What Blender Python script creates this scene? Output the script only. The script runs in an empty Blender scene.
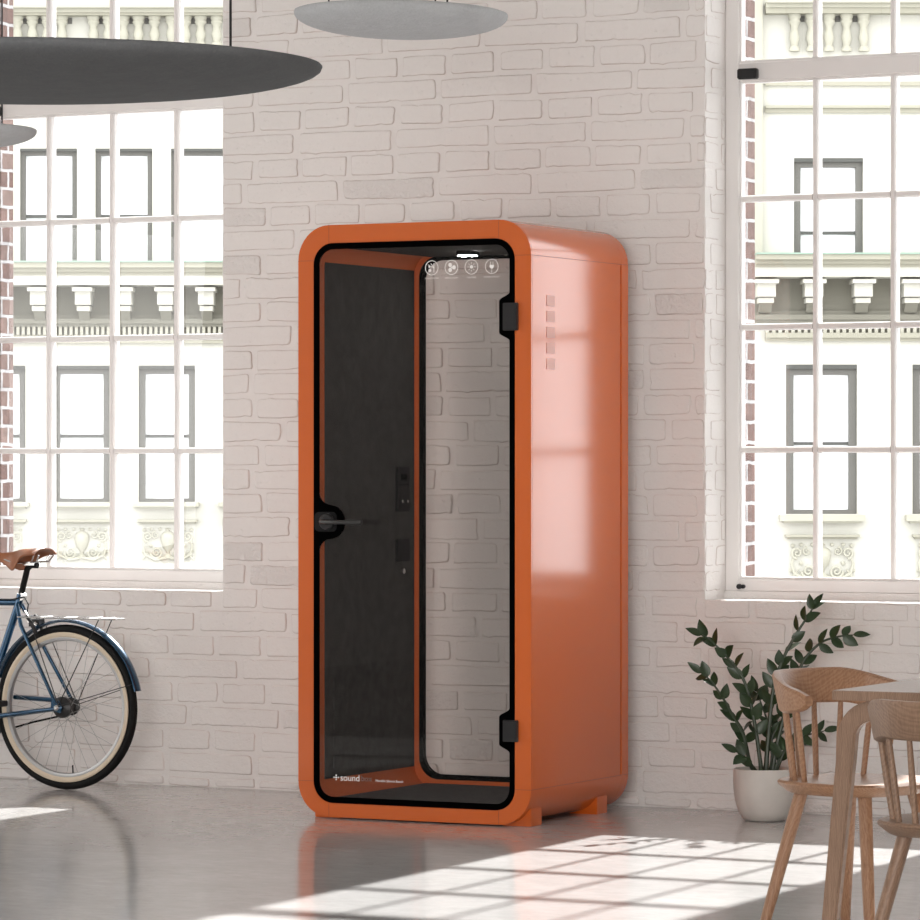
import bpy, math, random
from mathutils import Vector, Matrix
sc = bpy.context.scene
COL = sc.collection
PI = math.pi
R = math.radians

# ------------------------------------------------------------------ camera
CAMX, CAMD, CAMH, YAW, FPX, HY = 6.7, 13.619, 1.3161, .4765, 3900.0, 463.37
cam = bpy.data.objects.new('camera', bpy.data.cameras.new('camera'))
COL.objects.link(cam)
cam.location = (CAMX, -CAMD, CAMH)
cam.rotation_euler = (PI/2, 0, YAW)
cam.data.sensor_width = 36.0
cam.data.lens = FPX/920*36.0
cam.data.shift_y = (HY-460)/920
cam.data.clip_end = 500
sc.camera = cam

# ------------------------------------------------------------------ light
world = bpy.data.worlds.new('sky'); sc.world = world; world.use_nodes = True
bg = world.node_tree.nodes['Background']
bg.inputs[0].default_value = (.96, .975, 1.0, 1); bg.inputs[1].default_value = 4.2
sl = bpy.data.lights.new('sun', 'SUN'); so = bpy.data.objects.new('sun', sl); COL.objects.link(so)
sl.energy = 19.0; sl.angle = R(.95); sl.color = (1, .98, .95)
so.location = (0, 20, 20)
so.rotation_euler = Vector((.022, -1, -.715)).to_track_quat('-Z', 'Y').to_euler()

def area(name, loc, target, w, h, power, color=(1, 1, 1)):
    l = bpy.data.lights.new(name, 'AREA'); l.shape = 'RECTANGLE'; l.size = w; l.size_y = h
    l.energy = power; l.color = color
    o = bpy.data.objects.new(name, l); COL.objects.link(o); o.location = loc
    o.rotation_euler = (Vector(target)-Vector(loc)).to_track_quat('-Z', 'Y').to_euler()
    return o
# added fill lights by the closed rear and left walls; side one rakes the brick
area('added_side_fill', (-5.45, -3.6, 1.55), (0, -3.4, 1.3), 4.6, 2.2, 85, (1, .985, .97))
area('added_rear_fill', (3.5, -15.8, 1.9), (0, 0, 1.2), 8.0, 3.0, 900, (1, .975, .96))

sc.view_settings.view_transform = 'Standard'
sc.view_settings.look = 'None'
sc.view_settings.exposure = 0.0
sc.view_settings.gamma = 1.0
sc.view_settings.use_curve_mapping = False
sc.cycles.max_bounces = 10
sc.cycles.diffuse_bounces = 6
sc.cycles.transparent_max_bounces = 16
sc.cycles.sample_clamp_indirect = 6

# ------------------------------------------------------------------ materials
MATS = {}
class NT:
    def __init__(s, name):
        s.m = bpy.data.materials.new(name); s.m.use_nodes = True
        s.t = s.m.node_tree; s.b = s.t.nodes['Principled BSDF']
        s.out = s.t.nodes['Material Output']
    def n(s, kind, **kw):
        x = s.t.nodes.new(kind)
        for k, v in kw.items():
            if k.startswith('i_'):
                key = k[2:].replace('_', ' ')
                x.inputs[int(key) if key.isdigit() else key].default_value = v
            else: setattr(x, k, v)
        return x
    def l(s, a, b): s.t.links.new(a, b)
    def math(s, op, a, b=0.0, clamp=False):
        x = s.t.nodes.new('ShaderNodeMath'); x.operation = op; x.use_clamp = clamp
        for i, v in enumerate((a, b)):
            if isinstance(v, (int, float)): x.inputs[i].default_value = v
            else: s.l(v, x.inputs[i])
        return x.outputs[0]
    def mixc(s, fac, a, b):
        x = s.t.nodes.new('ShaderNodeMix'); x.data_type = 'RGBA'
        for i, v in ((0, fac), (6, a), (7, b)):
            if isinstance(v, (int, float)): x.inputs[i].default_value = v
            elif isinstance(v, tuple): x.inputs[i].default_value = (*v, 1) if len(v) == 3 else v
            else: s.l(v, x.inputs[i])
        return x.outputs[2]
    def ramp(s, fac, stops):
        x = s.t.nodes.new('ShaderNodeValToRGB'); e = x.color_ramp.elements
        while len(e) < len(stops): e.new(.5)
        for k, (p, c) in enumerate(stops):
            e[k].position = p; e[k].color = (c, c, c, 1) if isinstance(c, (int, float)) else (*c, 1)
        s.l(fac, x.inputs[0]); return x.outputs[0]
    def coord(s): return s.n('ShaderNodeTexCoord').outputs['Object']
    def noise(s, vec, scale, detail=3, rough=.5, color=False):
        x = s.n('ShaderNodeTexNoise'); x.inputs['Scale'].default_value = scale
        x.inputs['Detail'].default_value = detail; x.inputs['Roughness'].default_value = rough
        s.l(vec, x.inputs['Vector']); return x.outputs['Color' if color else 'Fac']
    def scale(s, vec, v):
        x = s.n('ShaderNodeMapping'); x.inputs['Scale'].default_value = v; s.l(vec, x.inputs['Vector']); return x.outputs[0]
    def bump(s, h, strength, dist, to=None):
        x = s.n('ShaderNodeBump'); x.inputs['Strength'].default_value = strength
        x.inputs['Distance'].default_value = dist; s.l(h, x.inputs['Height'])
        s.l(x.outputs[0], (to or s.b).inputs['Normal']); return x.outputs[0]

def mat(name, color, rough=.5, metal=0.0, spec=.5, coat=0.0, coat_rough=.1, coat_ior=1.5, var=0.0, vscale=6.0, bump=0.0, bscale=60.0, emit=0.0, sheen=0.0):
    s = NT(name); b = s.b
    b.inputs['Roughness'].default_value = rough; b.inputs['Metallic'].default_value = metal
    b.inputs['Specular IOR Level'].default_value = spec
    b.inputs['Coat Weight'].default_value = coat; b.inputs['Coat Roughness'].default_value = coat_rough
    b.inputs['Coat IOR'].default_value = coat_ior
    b.inputs['Sheen Weight'].default_value = sheen
    v = s.coord()
    f = s.noise(v, vscale, 4)
    c2 = tuple(max(0, c*(1-var)) for c in color); c1 = tuple(min(1, c*(1+var)) for c in color)
    s.l(s.mixc(f, c2, c1), b.inputs['Base Color'])
    if bump: s.bump(s.noise(v, bscale, 4), 1.0, bump)
    if emit:
        b.inputs['Emission Color'].default_value = (*color, 1); b.inputs['Emission Strength'].default_value = emit
    MATS[name] = s.m
    return s.m

def painted_brick():
    s = NT('painted_white_brick'); b = s.b
    co = s.coord()
    cr = s.n('ShaderNodeAttribute', attribute_name='crease').outputs['Fac']
    rg = s.n('ShaderNodeAttribute', attribute_name='coarse').outputs['Fac']
    fine = s.noise(co, 110.0, 5, .65); med = s.noise(co, 34.0, 4, .6)
    h = s.math('ADD', s.math('MULTIPLY', fine, .40), s.math('MULTIPLY', med, .55))
    pits = s.ramp(s.noise(co, 48.0, 2, .5), [(.27, 0), (.33, 1)])
    h = s.math('ADD', h, s.math('MULTIPLY', pits, .22))
    h = s.math('ADD', h, s.math('MULTIPLY', rg, s.math('MULTIPLY', s.noise(co, 62.0, 4, .7), 1.7)))
    edge_line = s.math('MULTIPLY', cr, s.ramp(s.noise(co, 9.0, 2), [(.36, .25), (.6, 1)]))  # patchy brown line along the foot of each brick edge
    tone = s.mixc(s.noise(co, 1.6, 3), WALL_A, WALL_B)
    s.l(s.mixc(s.math('MULTIPLY', edge_line, .62), tone, (.34, .22, .18)), b.inputs['Base Color'])
    b.inputs['Roughness'].default_value = .6; b.inputs['Specular IOR Level'].default_value = .35
    s.bump(h, 1.0, .0055)
    return s.m
WALL_A, WALL_B = (.765, .735, .715), (.82, .795, .775)

def red_brick():
    s = NT('old_red_brick'); b = s.b
    co = s.coord()
    sep = s.n('ShaderNodeSeparateXYZ'); s.l(co, sep.inputs[0])
    nn = s.noise(co, 14.0, 3, .6, True); d = s.n('ShaderNodeSeparateXYZ'); s.l(nn, d.inputs[0])
    cx = s.n('ShaderNodeCombineXYZ')
    uu = s.math('ADD', s.math('ADD', sep.outputs[0], sep.outputs[1]), s.math('MULTIPLY', d.outputs[0], .012))
    s.l(uu, cx.inputs[0]); s.l(s.math('ADD', sep.outputs[2], s.math('MULTIPLY', d.outputs[1], .014)), cx.inputs[1])
    br = s.n('ShaderNodeTexBrick', offset=.5, offset_frequency=2, squash=.5, squash_frequency=2)
    s.l(cx.outputs[0], br.inputs['Vector'])
    for k, val in (('Scale', 1.0), ('Mortar Size', .0075), ('Mortar Smooth', .2), ('Brick Width', .20), ('Row Height', .078)):
        br.inputs[k].default_value = val
    br.inputs['Color1'].default_value = (.12, .066, .055, 1); br.inputs['Color2'].default_value = (.19, .13, .112, 1)
    br.inputs['Mortar'].default_value = (.42, .41, .41, 1)
    dirt = s.ramp(s.noise(co, 22.0, 4, .7), [(.35, .45), (.6, 1)])
    c = s.n('ShaderNodeMix', data_type='RGBA', blend_type='MULTIPLY'); c.inputs[0].default_value = .6
    s.l(br.outputs['Color'], c.inputs[6]); s.l(dirt, c.inputs[7])
    s.l(c.outputs[2], b.inputs['Base Color']); b.inputs['Roughness'].default_value = .85
    s.bump(s.math('SUBTRACT', 1.0, br.outputs['Fac']), .8, .008)
    return s.m

def concrete():
    s = NT('polished_concrete'); b = s.b
    co = s.coord()
    a = s.noise(co, 1.3, 6, .65); st = s.noise(s.scale(co, (6, 10, 1)), 2.0, 6, .75); sp = s.noise(co, 70.0, 3, .6)
    f = s.math('ADD', s.math('MULTIPLY', a, .5), s.math('MULTIPLY', st, .5))
    c = s.mixc(s.ramp(f, [(.35, 0), (.65, 1)]), (.41, .403, .398), (.49, .483, .476))
    c = s.mixc(s.ramp(sp, [(.62, 0), (.72, .35)]), c, (.28, .265, .25))
    s.l(c, b.inputs['Base Color'])
    s.l(s.ramp(f, [(.3, .10), (.7, .17)]), b.inputs['Roughness'])
    b.inputs['Specular IOR Level'].default_value = .5
    s.bump(s.math('ADD', s.math('MULTIPLY', s.noise(co, 14.0, 3, .5), .6), s.math('MULTIPLY', sp, .4)), .22, .0009)
    return s.m

def wood(name, c1, c2, rough=.5):
    s = NT(name); b = s.b
    co = s.coord()
    v = s.scale(co, (7, 7, 7))
    w = s.n('ShaderNodeTexWave', wave_type='RINGS', rings_direction='Y')
    s.l(s.scale(co, (1.0, .12, .35)), w.inputs['Vector'])
    for k, val in (('Scale', 70.0), ('Distortion', 7.0), ('Detail', 3.0), ('Detail Scale', 1.6)): w.inputs[k].default_value = val
    g = s.noise(s.scale(co, (160, 160, 14)), 1.0, 4, .6)
    f = s.math('ADD', s.math('MULTIPLY', w.outputs['Fac'], .20), s.math('MULTIPLY', g, .75))
    s.l(s.mixc(s.ramp(f, [(.25, 0), (.85, 1)]), c1, c2), b.inputs['Base Color'])
    b.inputs['Roughness'].default_value = rough
    s.bump(f, .35, .0012)
    return s.m

def thin_glass(name, tint=(1, 1, 1), rough=0.0, refl=1.0):
    s = NT(name); t = s.t
    t.nodes.remove(s.b)
    tr = s.n('ShaderNodeBsdfTransparent'); tr.inputs[0].default_value = (*tint, 1)
    gl = s.n('ShaderNodeBsdfGlossy'); gl.inputs['Roughness'].default_value = rough
    fr = s.n('ShaderNodeFresnel'); fr.inputs[0].default_value = 1.45
    mx = s.n('ShaderNodeMixShader'); s.l(s.math('MULTIPLY', fr.outputs[0], refl), mx.inputs[0])
    s.l(tr.outputs[0], mx.inputs[1]); s.l(gl.outputs[0], mx.inputs[2]); s.l(mx.outputs[0], s.out.inputs[0])
    return s.m

def felt(name, c, bump=.003, sc_=28.0, fib=300.0, var=.4):
    s = NT(name); b = s.b; co = s.coord()
    n1 = s.noise(co, fib, 4, .7); n2 = s.noise(co, sc_, 5, .6)
    f = s.math('ADD', s.math('MULTIPLY', n1, .6), s.math('MULTIPLY', n2, .4))
    s.l(s.mixc(s.ramp(f, [(.35, 0), (.65, 1)]), tuple(k*(1-var) for k in c), tuple(k*(1+var) for k in c)), b.inputs['Base Color'])
    b.inputs['Roughness'].default_value = .95; b.inputs['Specular IOR Level'].default_value = .1
    s.bump(s.math('ADD', n2, s.math('MULTIPLY', n1, .2)), .8, bump)
    return s.m

M = {}
M['wall'] = painted_brick(); M['red'] = red_brick(); M['floor'] = concrete()
M['ceiling'] = mat('white_ceiling_plaster', (.7, .68, .66), .9)
M['frame'] = mat('window_white_paint', (.78, .755, .74), .45, var=.03)
M['glass'] = thin_glass('clear_window_glass', (.985, .99, .99), refl=.8)
M['orange'] = mat('orange_lacquer', (.60, .115, .013), .7, spec=.10, coat=1.0, coat_rough=.17, coat_ior=1.58, var=.03, vscale=3, bump=.00012, bscale=700)
M['orange_in'] = mat('orange_inner_lacquer', (.68, .14, .03), .5, var=.03)
M['frit'] = mat('black_enamel', (.0015, .0015, .0016), 1.0, spec=0.0)
M['blackm'] = mat('black_metal', (.016, .016, .017), .42, spec=.4)
M['plastic'] = mat('matte_black_plastic', (.010, .010, .0105), .6, spec=.15)
M['grey_handle'] = mat('dark_grey_metal', (.035, .035, .035), .4, metal=.3)
M['boothglass'] = thin_glass('tinted_booth_glass', (.95, .945, .94), refl=.35)
M['felt'] = felt('charcoal_felt', (.066, .064, .061))
M['carpet'] = felt('grey_carpet', (.12, .12, .12), .002, 60)
M['discd'] = felt('dark_grey_moulded_felt', (.135, .140, .144), .010, 14, 120, .10)
M['discl'] = felt('light_grey_moulded_felt', (.48, .495, .51), .010, 18, 120, .08)
M['print'] = mat('white_print', (.95, .94, .92), .6)
M['led'] = mat('led_strip', (1, .98, .95), .5, emit=80.0)
M['wood'] = wood('oiled_oak', (.25, .125, .065), (.44, .255, .15))
M['woodt'] = wood('smoked_oak', (.19, .112, .07), (.345, .22, .145))
M['pot'] = mat('white_glazed_ceramic', (.62, .58, .54), .5, var=.12, vscale=14, bump=.0004, bscale=60)
M['soil'] = mat('dark_soil', (.03, .022, .016), .95, bump=.006, bscale=80)
M['leaf'] = mat('dark_green_leaf', (.022, .042, .015), .36, spec=.4, var=.35, vscale=9)
M['stem'] = mat('green_stem', (.030, .045, .022), .45, var=.3)
M['blue'] = mat('metallic_blue_paint', (.005, .055, .12), .26, metal=.7, coat=.8, coat_rough=.06, var=.1)
M['tyre'] = mat('black_rubber', (.006, .006, .006), .7, spec=.2, bump=.001, bscale=250)
M['cream'] = mat('cream_rubber', (.60, .51, .39), .6)
M['chrome'] = mat('brushed_steel', (.62, .61, .60), .25, metal=1.0)
M['rim'] = mat('dull_aluminium', (.36, .36, .36), .35, metal=.9)
M['leather'] = mat('tan_leather', (.27, .095, .035), .38, var=.2, vscale=15, bump=.0004)
M['stone'] = mat('cream_limestone', (.47, .455, .40), .9, var=.04, vscale=.8)
M['relief'] = mat('relief_shaded_limestone', (.36, .345, .28), .9, var=.08, vscale=4)  # darker copy of the limestone, carving shade put into the colour
M['stoned'] = mat('shaded_limestone', (.30, .285, .225), .9, var=.10, vscale=1.6)  # cornice and moulding shade put into the stone colour
M['stonedd'] = mat('deep_shaded_limestone', (.185, .175, .14), .9, var=.18, vscale=1.8)  # soffit shade under the cornice painted as darker stone
M['verdi'] = mat('verdigris_flashing', (.22, .30, .24), .8, var=.2)
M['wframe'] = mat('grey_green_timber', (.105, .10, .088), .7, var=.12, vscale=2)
M['wframed'] = mat('dark_grey_timber', (.06, .06, .053), .7, var=.15, vscale=2)
M['blind'] = mat('white_window_blind', (.93, .93, .93), .6)
M['asphalt'] = mat('street_asphalt', (.30, .30, .30), .9, var=.1)

# ------------------------------------------------------------------ mesh helpers
class MB:
    def __init__(s): s.v = []; s.f = []
    def add(s, vs, fs):
        b = len(s.v); s.v += [tuple(p) for p in vs]; s.f += [tuple(b+i for i in f) for f in fs]; return s
    def box(s, x0, x1, y0, y1, z0, z1):
        return s.add([(x, y, z) for z in (z0, z1) for y in (y0, y1) for x in (x0, x1)],
                     [(0, 2, 3, 1), (4, 5, 7, 6), (0, 1, 5, 4), (2, 6, 7, 3), (0, 4, 6, 2), (1, 3, 7, 5)])
    def tube(s, pts, r, n=10, closed=False, cap=True, flat=1.0):
        pts = [Vector(p) for p in pts]; N = len(pts)
        rs = r if isinstance(r, (list, tuple)) else [r]*N
        vs = []; up = None
        for i, p in enumerate(pts):
            if closed: t = pts[(i+1) % N]-pts[i-1]
            else: t = pts[min(i+1, N-1)]-pts[max(i-1, 0)]
            t.normalize()
            if up is None:
                a = Vector((0, 0, 1)) if abs(t.z) < .9 else Vector((1, 0, 0))
                up = (a - t*a.dot(t)).normalized()
            else: up = (up - t*up.dot(t)).normalized()
            sd = t.cross(up)
            for k in range(n):
                a = 2*PI*k/n
                vs.append(p + (up*math.cos(a)*flat + sd*math.sin(a))*rs[i])
        fs = []
        for i in range(N if closed else N-1):
            j = (i+1) % N
            for k in range(n): fs.append((i*n+k, j*n+k, j*n+(k+1) % n, i*n+(k+1) % n))
        if cap and not closed: fs += [tuple(range(n)), tuple((N-1)*n+k for k in reversed(range(n)))]
        return s.add(vs, fs)
    def lathe(s, prof, c=(0, 0, 0), n=40, axis='z', cap=False):
        vs = []; P = len(prof)
        for k in range(n):
            a = 2*PI*k/n
            for (r, h) in prof:
                x, y = r*math.cos(a), r*math.sin(a)
                p = (x, y, h) if axis == 'z' else ((x, h, y) if axis == 'y' else (h, x, y))
                vs.append((p[0]+c[0], p[1]+c[1], p[2]+c[2]))
        fs = [(k*P+i, ((k+1) % n)*P+i, ((k+1) % n)*P+i+1, k*P+i+1) for k in range(n) for i in range(P-1)]
        if cap: fs += [tuple(k*P for k in reversed(range(n))), tuple(k*P+P-1 for k in range(n))]
        return s.add(vs, fs)
    def prism(s, poly, a, b, axis='y', bev=0.0):
        def P(u, v, w): return {'y': (u, w, v), 'z': (u, v, w), 'x': (w, u, v)}[axis]
        n = len(poly)
        vs = [P(u, v, a) for u, v in poly]+[P(u, v, b) for u, v in poly]
        return s.add(vs, [tuple(range(n)), tuple(range(2*n-1, n-1, -1))]+[(i, i+n, (i+1) % n+n, (i+1) % n) for i in range(n)])
    def ring(s, outer, inner, a, b, axis='y'):       # outline with a hole, same point count
        def P(u, v, w): return {'y': (u, w, v), 'z': (u, v, w), 'x': (w, u, v)}[axis]
        n = len(outer)
        vs = [P(*p, a) for p in outer]+[P(*p, a) for p in inner]+[P(*p, b) for p in outer]+[P(*p, b) for p in inner]
        fs = []
        for i in range(n):
            j = (i+1) % n
            fs += [(i, j, n+j, n+i), (2*n+i, 3*n+i, 3*n+j, 2*n+j), (i, 2*n+i, 2*n+j, j), (n+i, n+j, 3*n+j, 3*n+i)]
        return s.add(vs, fs)
    def xf(s, m): s.v = [tuple(m @ Vector(p)) for p in s.v]; return s
    def build(s, name, m, parent=None, off=(0, 0, 0), smooth=False, bevel=0.0, seg=2, angle=35):
        me = bpy.data.meshes.new(name)
        me.from_pydata([(p[0]-off[0], p[1]-off[1], p[2]-off[2]) for p in s.v], [], s.f)
        me.materials.append(m)
        import bmesh
        bm = bmesh.new(); bm.from_mesh(me); bmesh.ops.recalc_face_normals(bm, faces=bm.faces)
        if bevel:
            es = [e for e in bm.edges if len(e.link_faces) == 2 and e.calc_face_angle(0) > R(angle)]
            bmesh.ops.bevel(bm, geom=es, offset=bevel, segments=seg, affect='EDGES', clamp_overlap=True)
        bm.to_mesh(me); bm.free()
        if smooth:
            me.polygons.foreach_set('use_smooth', [True]*len(me.polygons))
            if smooth != 'all': me.set_sharp_from_angle(angle=R(40))
        o = bpy.data.objects.new(name, me); COL.objects.link(o)
        if parent: o.parent = parent
        return o

def tag(o, label=None, cat=None, group=None, kind=None):
    if label: o['label'] = label
    if cat: o['category'] = cat
    if group: o['group'] = group
    if kind: o['kind'] = kind
    return o
def thing(name, loc, label, cat, rz=0, group=None):
    o = bpy.data.objects.new(name, None); COL.objects.link(o); o.location = loc; o.rotation_euler = (0, 0, rz)
    o.empty_display_size = .1
    return tag(o, label, cat, group)
def copy_tree(o, parent=None):
    c = o.copy(); COL.objects.link(c)
    if parent: c.parent = parent
    for ch in [x for x in bpy.data.objects if x.parent == o]: copy_tree(ch, c)
    return c
def rrect(x0, x1, z0, z1, r, n=8):
    out = []
    for cx, cz, a0 in ((x1-r, z1-r, 0), (x0+r, z1-r, 90), (x0+r, z0+r, 180), (x1-r, z0+r, 270)):
        for k in range(n+1):
            a = R(a0+90*k/n); out.append((cx+r*math.cos(a), cz+r*math.sin(a)))
    return out
def text_mesh(name, txt, size, m, parent, loc, rot, off=(0, 0, 0), depth=.0006, align='LEFT'):
    cu = bpy.data.curves.new(name, 'FONT'); cu.body = txt; cu.size = size; cu.extrude = depth; cu.align_x = align
    o = bpy.data.objects.new(name+'_tmp', cu); COL.objects.link(o)
    bpy.context.view_layer.update()
    me = bpy.data.meshes.new_from_object(o.evaluated_get(bpy.context.evaluated_depsgraph_get()))
    bpy.data.objects.remove(o)
    me.materials.clear(); me.materials.append(m)
    n = bpy.data.objects.new(name, me); COL.objects.link(n); n.parent = parent
    n.location = tuple(loc[i]-off[i] for i in range(3)); n.rotation_euler = rot
    return n

# ------------------------------------------------------------------ room shell
SILL, HEAD, CEIL = .797, 3.72, 4.3
WIN = [(-2.757, -1.412), (.719, 2.089), (2.745, 4.10)]   # openings of the three tall windows
X0, X1, Y0 = -5.6, 9.0, -16.0
def wall_with_openings(y0, y1, ops, z0, z1):
    b = MB(); x = X0
    for a, c in ops:
        b.box(x, a, y0, y1, 0, CEIL); b.box(a, c, y0, y1, 0, z0); b.box(a, c, y0, y1, z1, CEIL); x = c
    b.box(x, X1, y0, y1, 0, CEIL); return b
def relief(wall):
    """raised painted bricks in irregular courses over the wall face and the window reveals"""
    rn = random.Random(11); cre = []; coa = []
    nbase = len(wall.v); cre += [0.0]*nbase; coa += [0.0]*nbase
    PITCH, GAPZ, GAPX = .0963, .021, .027
    def brick(u0, u1, z0, z1, place):
        w, h = u1-u0, z1-z0
        if w < .03 or h < .02: return
        r = min(.012, w*.2); j = lambda k: rn.uniform(-k, k)
        cs = [(u1+j(.004), z1+j(.005)), (u0+j(.004), z1+j(.005)), (u0+j(.004), z0+j(.004)), (u1+j(.004), z0+j(.004))]
        out = []
        rr = [rn.choice((.006, .010, .016)) for _ in range(4)]
        for k in range(4):
            c, p, q = Vector(cs[k]), Vector(cs[k-1]), Vector(cs[(k+1) % 4])
            a = c+(p-c).normalized()*rr[k]; b = c+(q-c).normalized()*rr[k]
            for t in (0, .35, .65, 1): out.append(a.lerp(c, t).lerp(c.lerp(b, t), t))
            nq = cs[(k+1) % 4]; e = Vector(nq)+(c-Vector(nq)).normalized()*rr[(k+1) % 4]
            n = max(2, int((e-b).length/.022)); nrm = Vector((-(e-b).y, (e-b).x)).normalized()
            bow = j(.003)
            for m in range(1, n):
                t = m/n; d = j(.0011)+bow*math.sin(PI*t)
                if rn.random() < .05: d -= rn.choice((1, 1, -1))*.0045
                out.append(b.lerp(e, t)+nrm*(-d))
        cen = Vector(((u0+u1)/2, (z0+z1)/2)); N = len(out)
        H = rn.uniform(.0035, .0062); rough_ = 1.0 if rn.random() < .07 else (.35 if rn.random() < .15 else 0.0)
        rings = []
        for inset, y, c_ in ((-.0012, -.0008, .0), (.0, .0012, 1.0), (.0016, H*.75, .35), (.0045, H, 0.0)):
            for p in out:
                d = cen-p; d = Vector((math.copysign(min(abs(d.x), .7), d.x), math.copysign(min(abs(d.y), .7), d.y)))
                dn = Vector((math.copysign(1, d.x) if abs(abs(p.x-cen.x)-w/2) < .012 else 0, math.copysign(1, d.y) if abs(abs(p.y-cen.y)-h/2) < .012 else 0))
                q = p+dn*inset
                rings.append(place(q.x, q.y, y)); cre.append(c_); coa.append(rough_)
        fs = []
        for a in range(3):
            for m in range(N): fs.append((a*N+m, a*N+(m+1) % N, (a+1)*N+(m+1) % N, (a+1)*N+m))
        fs.append(tuple(3*N+m for m in range(N)))
        wall.add(rings, fs)
    def course(z0, z1, ua, ub, ph, width, place, holes=()):
        u = ua-width+ph
        while u < ub:
            wj = width*rn.choice((1, 1, 1, .97, 1.03))
            a, b = max(u, ua), min(u+wj-GAPX, ub); u += wj
            if b-a < .03: continue
            segs = [(a, b)]
            for (ha, hb, hz0, hz1) in holes:
                if z1 > hz0+.004 and z0 < hz1-.004:
                    if z0 < hz0-.03 and b > ha+.03 and a < hb-.03:
                        brick(max(a, ha+.002), min(b, hb-.002), z0, hz0-.005, place)
                    nn = []
                    for (p, q) in segs:
                        if q < ha+.003 or p > hb-.003: nn.append((p, q)); continue
                        if p < ha-.02: nn.append((p, ha-.002))
                        if q > hb+.02: nn.append((hb+.002, q))
                    segs = nn
            for (p, q) in segs:
                brick(p, q, z0, z1, place)
    holes = [(a, b, SILL, HEAD) for a, b in WIN]
    zt = ZTOP; k = 0
    while zt > .03:
        zb = max(zt-(PITCH-GAPZ), .004)
        if k % 2 == SHORTROW: course(zb, zt, -4.3, 4.6, rn.uniform(-.03, .03)+.06, .2155, lambda u, z, y: (u, -y, z), holes)
        else: course(zb, zt, -4.3, 4.6, (.215 if k % 4 == LONGPH else 0)+rn.uniform(-.03, .03), .431, lambda u, z, y: (u, -y, z), holes)
        for (a, b) in WIN:
            if zb > SILL-.01 and zt < HEAD:
                ph = rn.choice((.0, .05, .10, .15))
                course(zb, zt, .004, .19, ph, .17, lambda u, z, y, a=a: (a+y*.6, u, z))
                course(zb, zt, .004, .19, ph, .17, lambda u, z, y, b=b: (b-y*.6, u, z))
        zt -= PITCH; k += 1
    o = wall.build('wall_back', M['wall'])
    me = o.data
    for nm, vals in (('crease', cre), ('coarse', coa)):
        at = me.attributes.new(nm, 'FLOAT', 'POINT'); at.data.foreach_set('value', vals)
    return o
ZTOP, SHORTROW, LONGPH = 3.889, 0, 1
tag(relief(wall_with_openings(0, .235, WIN, SILL, HEAD)), kind='structure')
EXT = [(a+(.062 if i else .100), b-.055 if i else b+.0) for i, (a, b) in enumerate(WIN)]
tag(wall_with_openings(.245, .34, EXT, .84, HEAD-.03).build('wall_exterior', M['red']), kind='structure')
tag(MB().box(X0-.2, X1+.2, Y0-.2, .34, -.2, 0).build('floor', M['floor']), kind='structure')
tag(MB().box(X0-.2, X1+.2, Y0-.2, .34, CEIL, CEIL+.2).build('ceiling', M['ceiling']), kind='structure')
tag(MB().box(X0-.2, X0, Y0, .34, 0, CEIL).build('wall_left', M['wall']), kind='structure')
tag(MB().box(X1, X1+.2, Y0, .34, 0, CEIL).build('wall_right', M['wall']), kind='structure')
tag(MB().box(X0-.2, X1+.2, Y0-.2, Y0, 0, CEIL).build('wall_rear', M['wall']), kind='structure')

for i, (a, b) in enumerate(WIN):
    w = thing('window_%d' % (i+1), (a, .2, SILL), None, None); tag(w, kind='structure')
    O = (a, .2, SILL)
    g0 = a+.055; g1 = g0+1.26
    if i == 0: g1 = -1.442; g0 = g1-1.26
    F = MB(); yf, yk = .195, .243
    F.box(a, g0, yf, yk, .825, HEAD).box(g1, b, yf, yk, .825, HEAD)
    F.box(g0, g1, yf, yk, .825, .872).box(g0, g1, yf, yk, 2.785, 2.855).box(g0, g1, yf, yk, HEAD-.05, HEAD)
    F.build('window_frame', M['frame'], w, O, bevel=.003, seg=1)
    L = MB()                                             # stepped inner lip of the frame
    for za, zb in ((.872, 2.785), (2.855, HEAD-.05)):
        L.box(g0, g0+.008, yf+.012, yk, za, zb).box(g1-.008, g1, yf+.012, yk, za, zb)
        L.box(g0+.008, g1-.008, yf+.012, yk, za, za+.009).box(g0+.008, g1-.008, yf+.012, yk, zb-.007, zb)
    L.build('glazing_bead', M['frame'], w, O)
    S = MB().box(a, b, .185, .243, SILL, .825); S.build('window_sill', M['wall'], w, O)
    G = MB()
    for k in range(1, 4):
        x = g0+.315*k
        for za, zb in ((.881, 2.778), (2.864, HEAD-.057)):
            G.prism([(x-.0115, yf+.012), (x-.0075, yf+.002), (x+.0075, yf+.002), (x+.0115, yf+.012), (x+.0115, yk), (x-.0115, yk)], za, zb, 'z')
    for z in (1.369, 1.840, 2.333, 3.32):
        for k in range(4):
            xa = g0+.315*k+(.0115 if k else .008); xb = g0+.315*(k+1)-(.0115 if k < 3 else .008)
            G.prism([(yf+.012, z-.0125), (yf+.003, z-.008), (yf+.003, z+.008), (yf+.012, z+.0125), (yk, z+.0125), (yk, z-.0125)], xa, xb, 'x')
    G.build('glazing_bars', M['frame'], w, O)
    MB().box(g0, g1, .228, .231, .875, 2.782).box(g0, g1, .228, .231, 2.858, HEAD-.052).build('window_pane', M['glass'], w, O)
    MB().box(g0+.006, g0+.086, .165, .195, 2.79, 2.83).build('window_latch', M['blackm'], w, O, bevel=.004)
    k = MB().lathe([(0, 0), (.010, 0), (.010, .012), (0, .012)], (g0+.006, .183, .843), 14, 'y')
    k.lathe([(0, 0), (.008, 0), (.008, .010), (0, .010)], (g0+.022, .185, .843), 14, 'y')
    k.build('lock_knob', M['blackm'], w, O, smooth=True)

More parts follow.
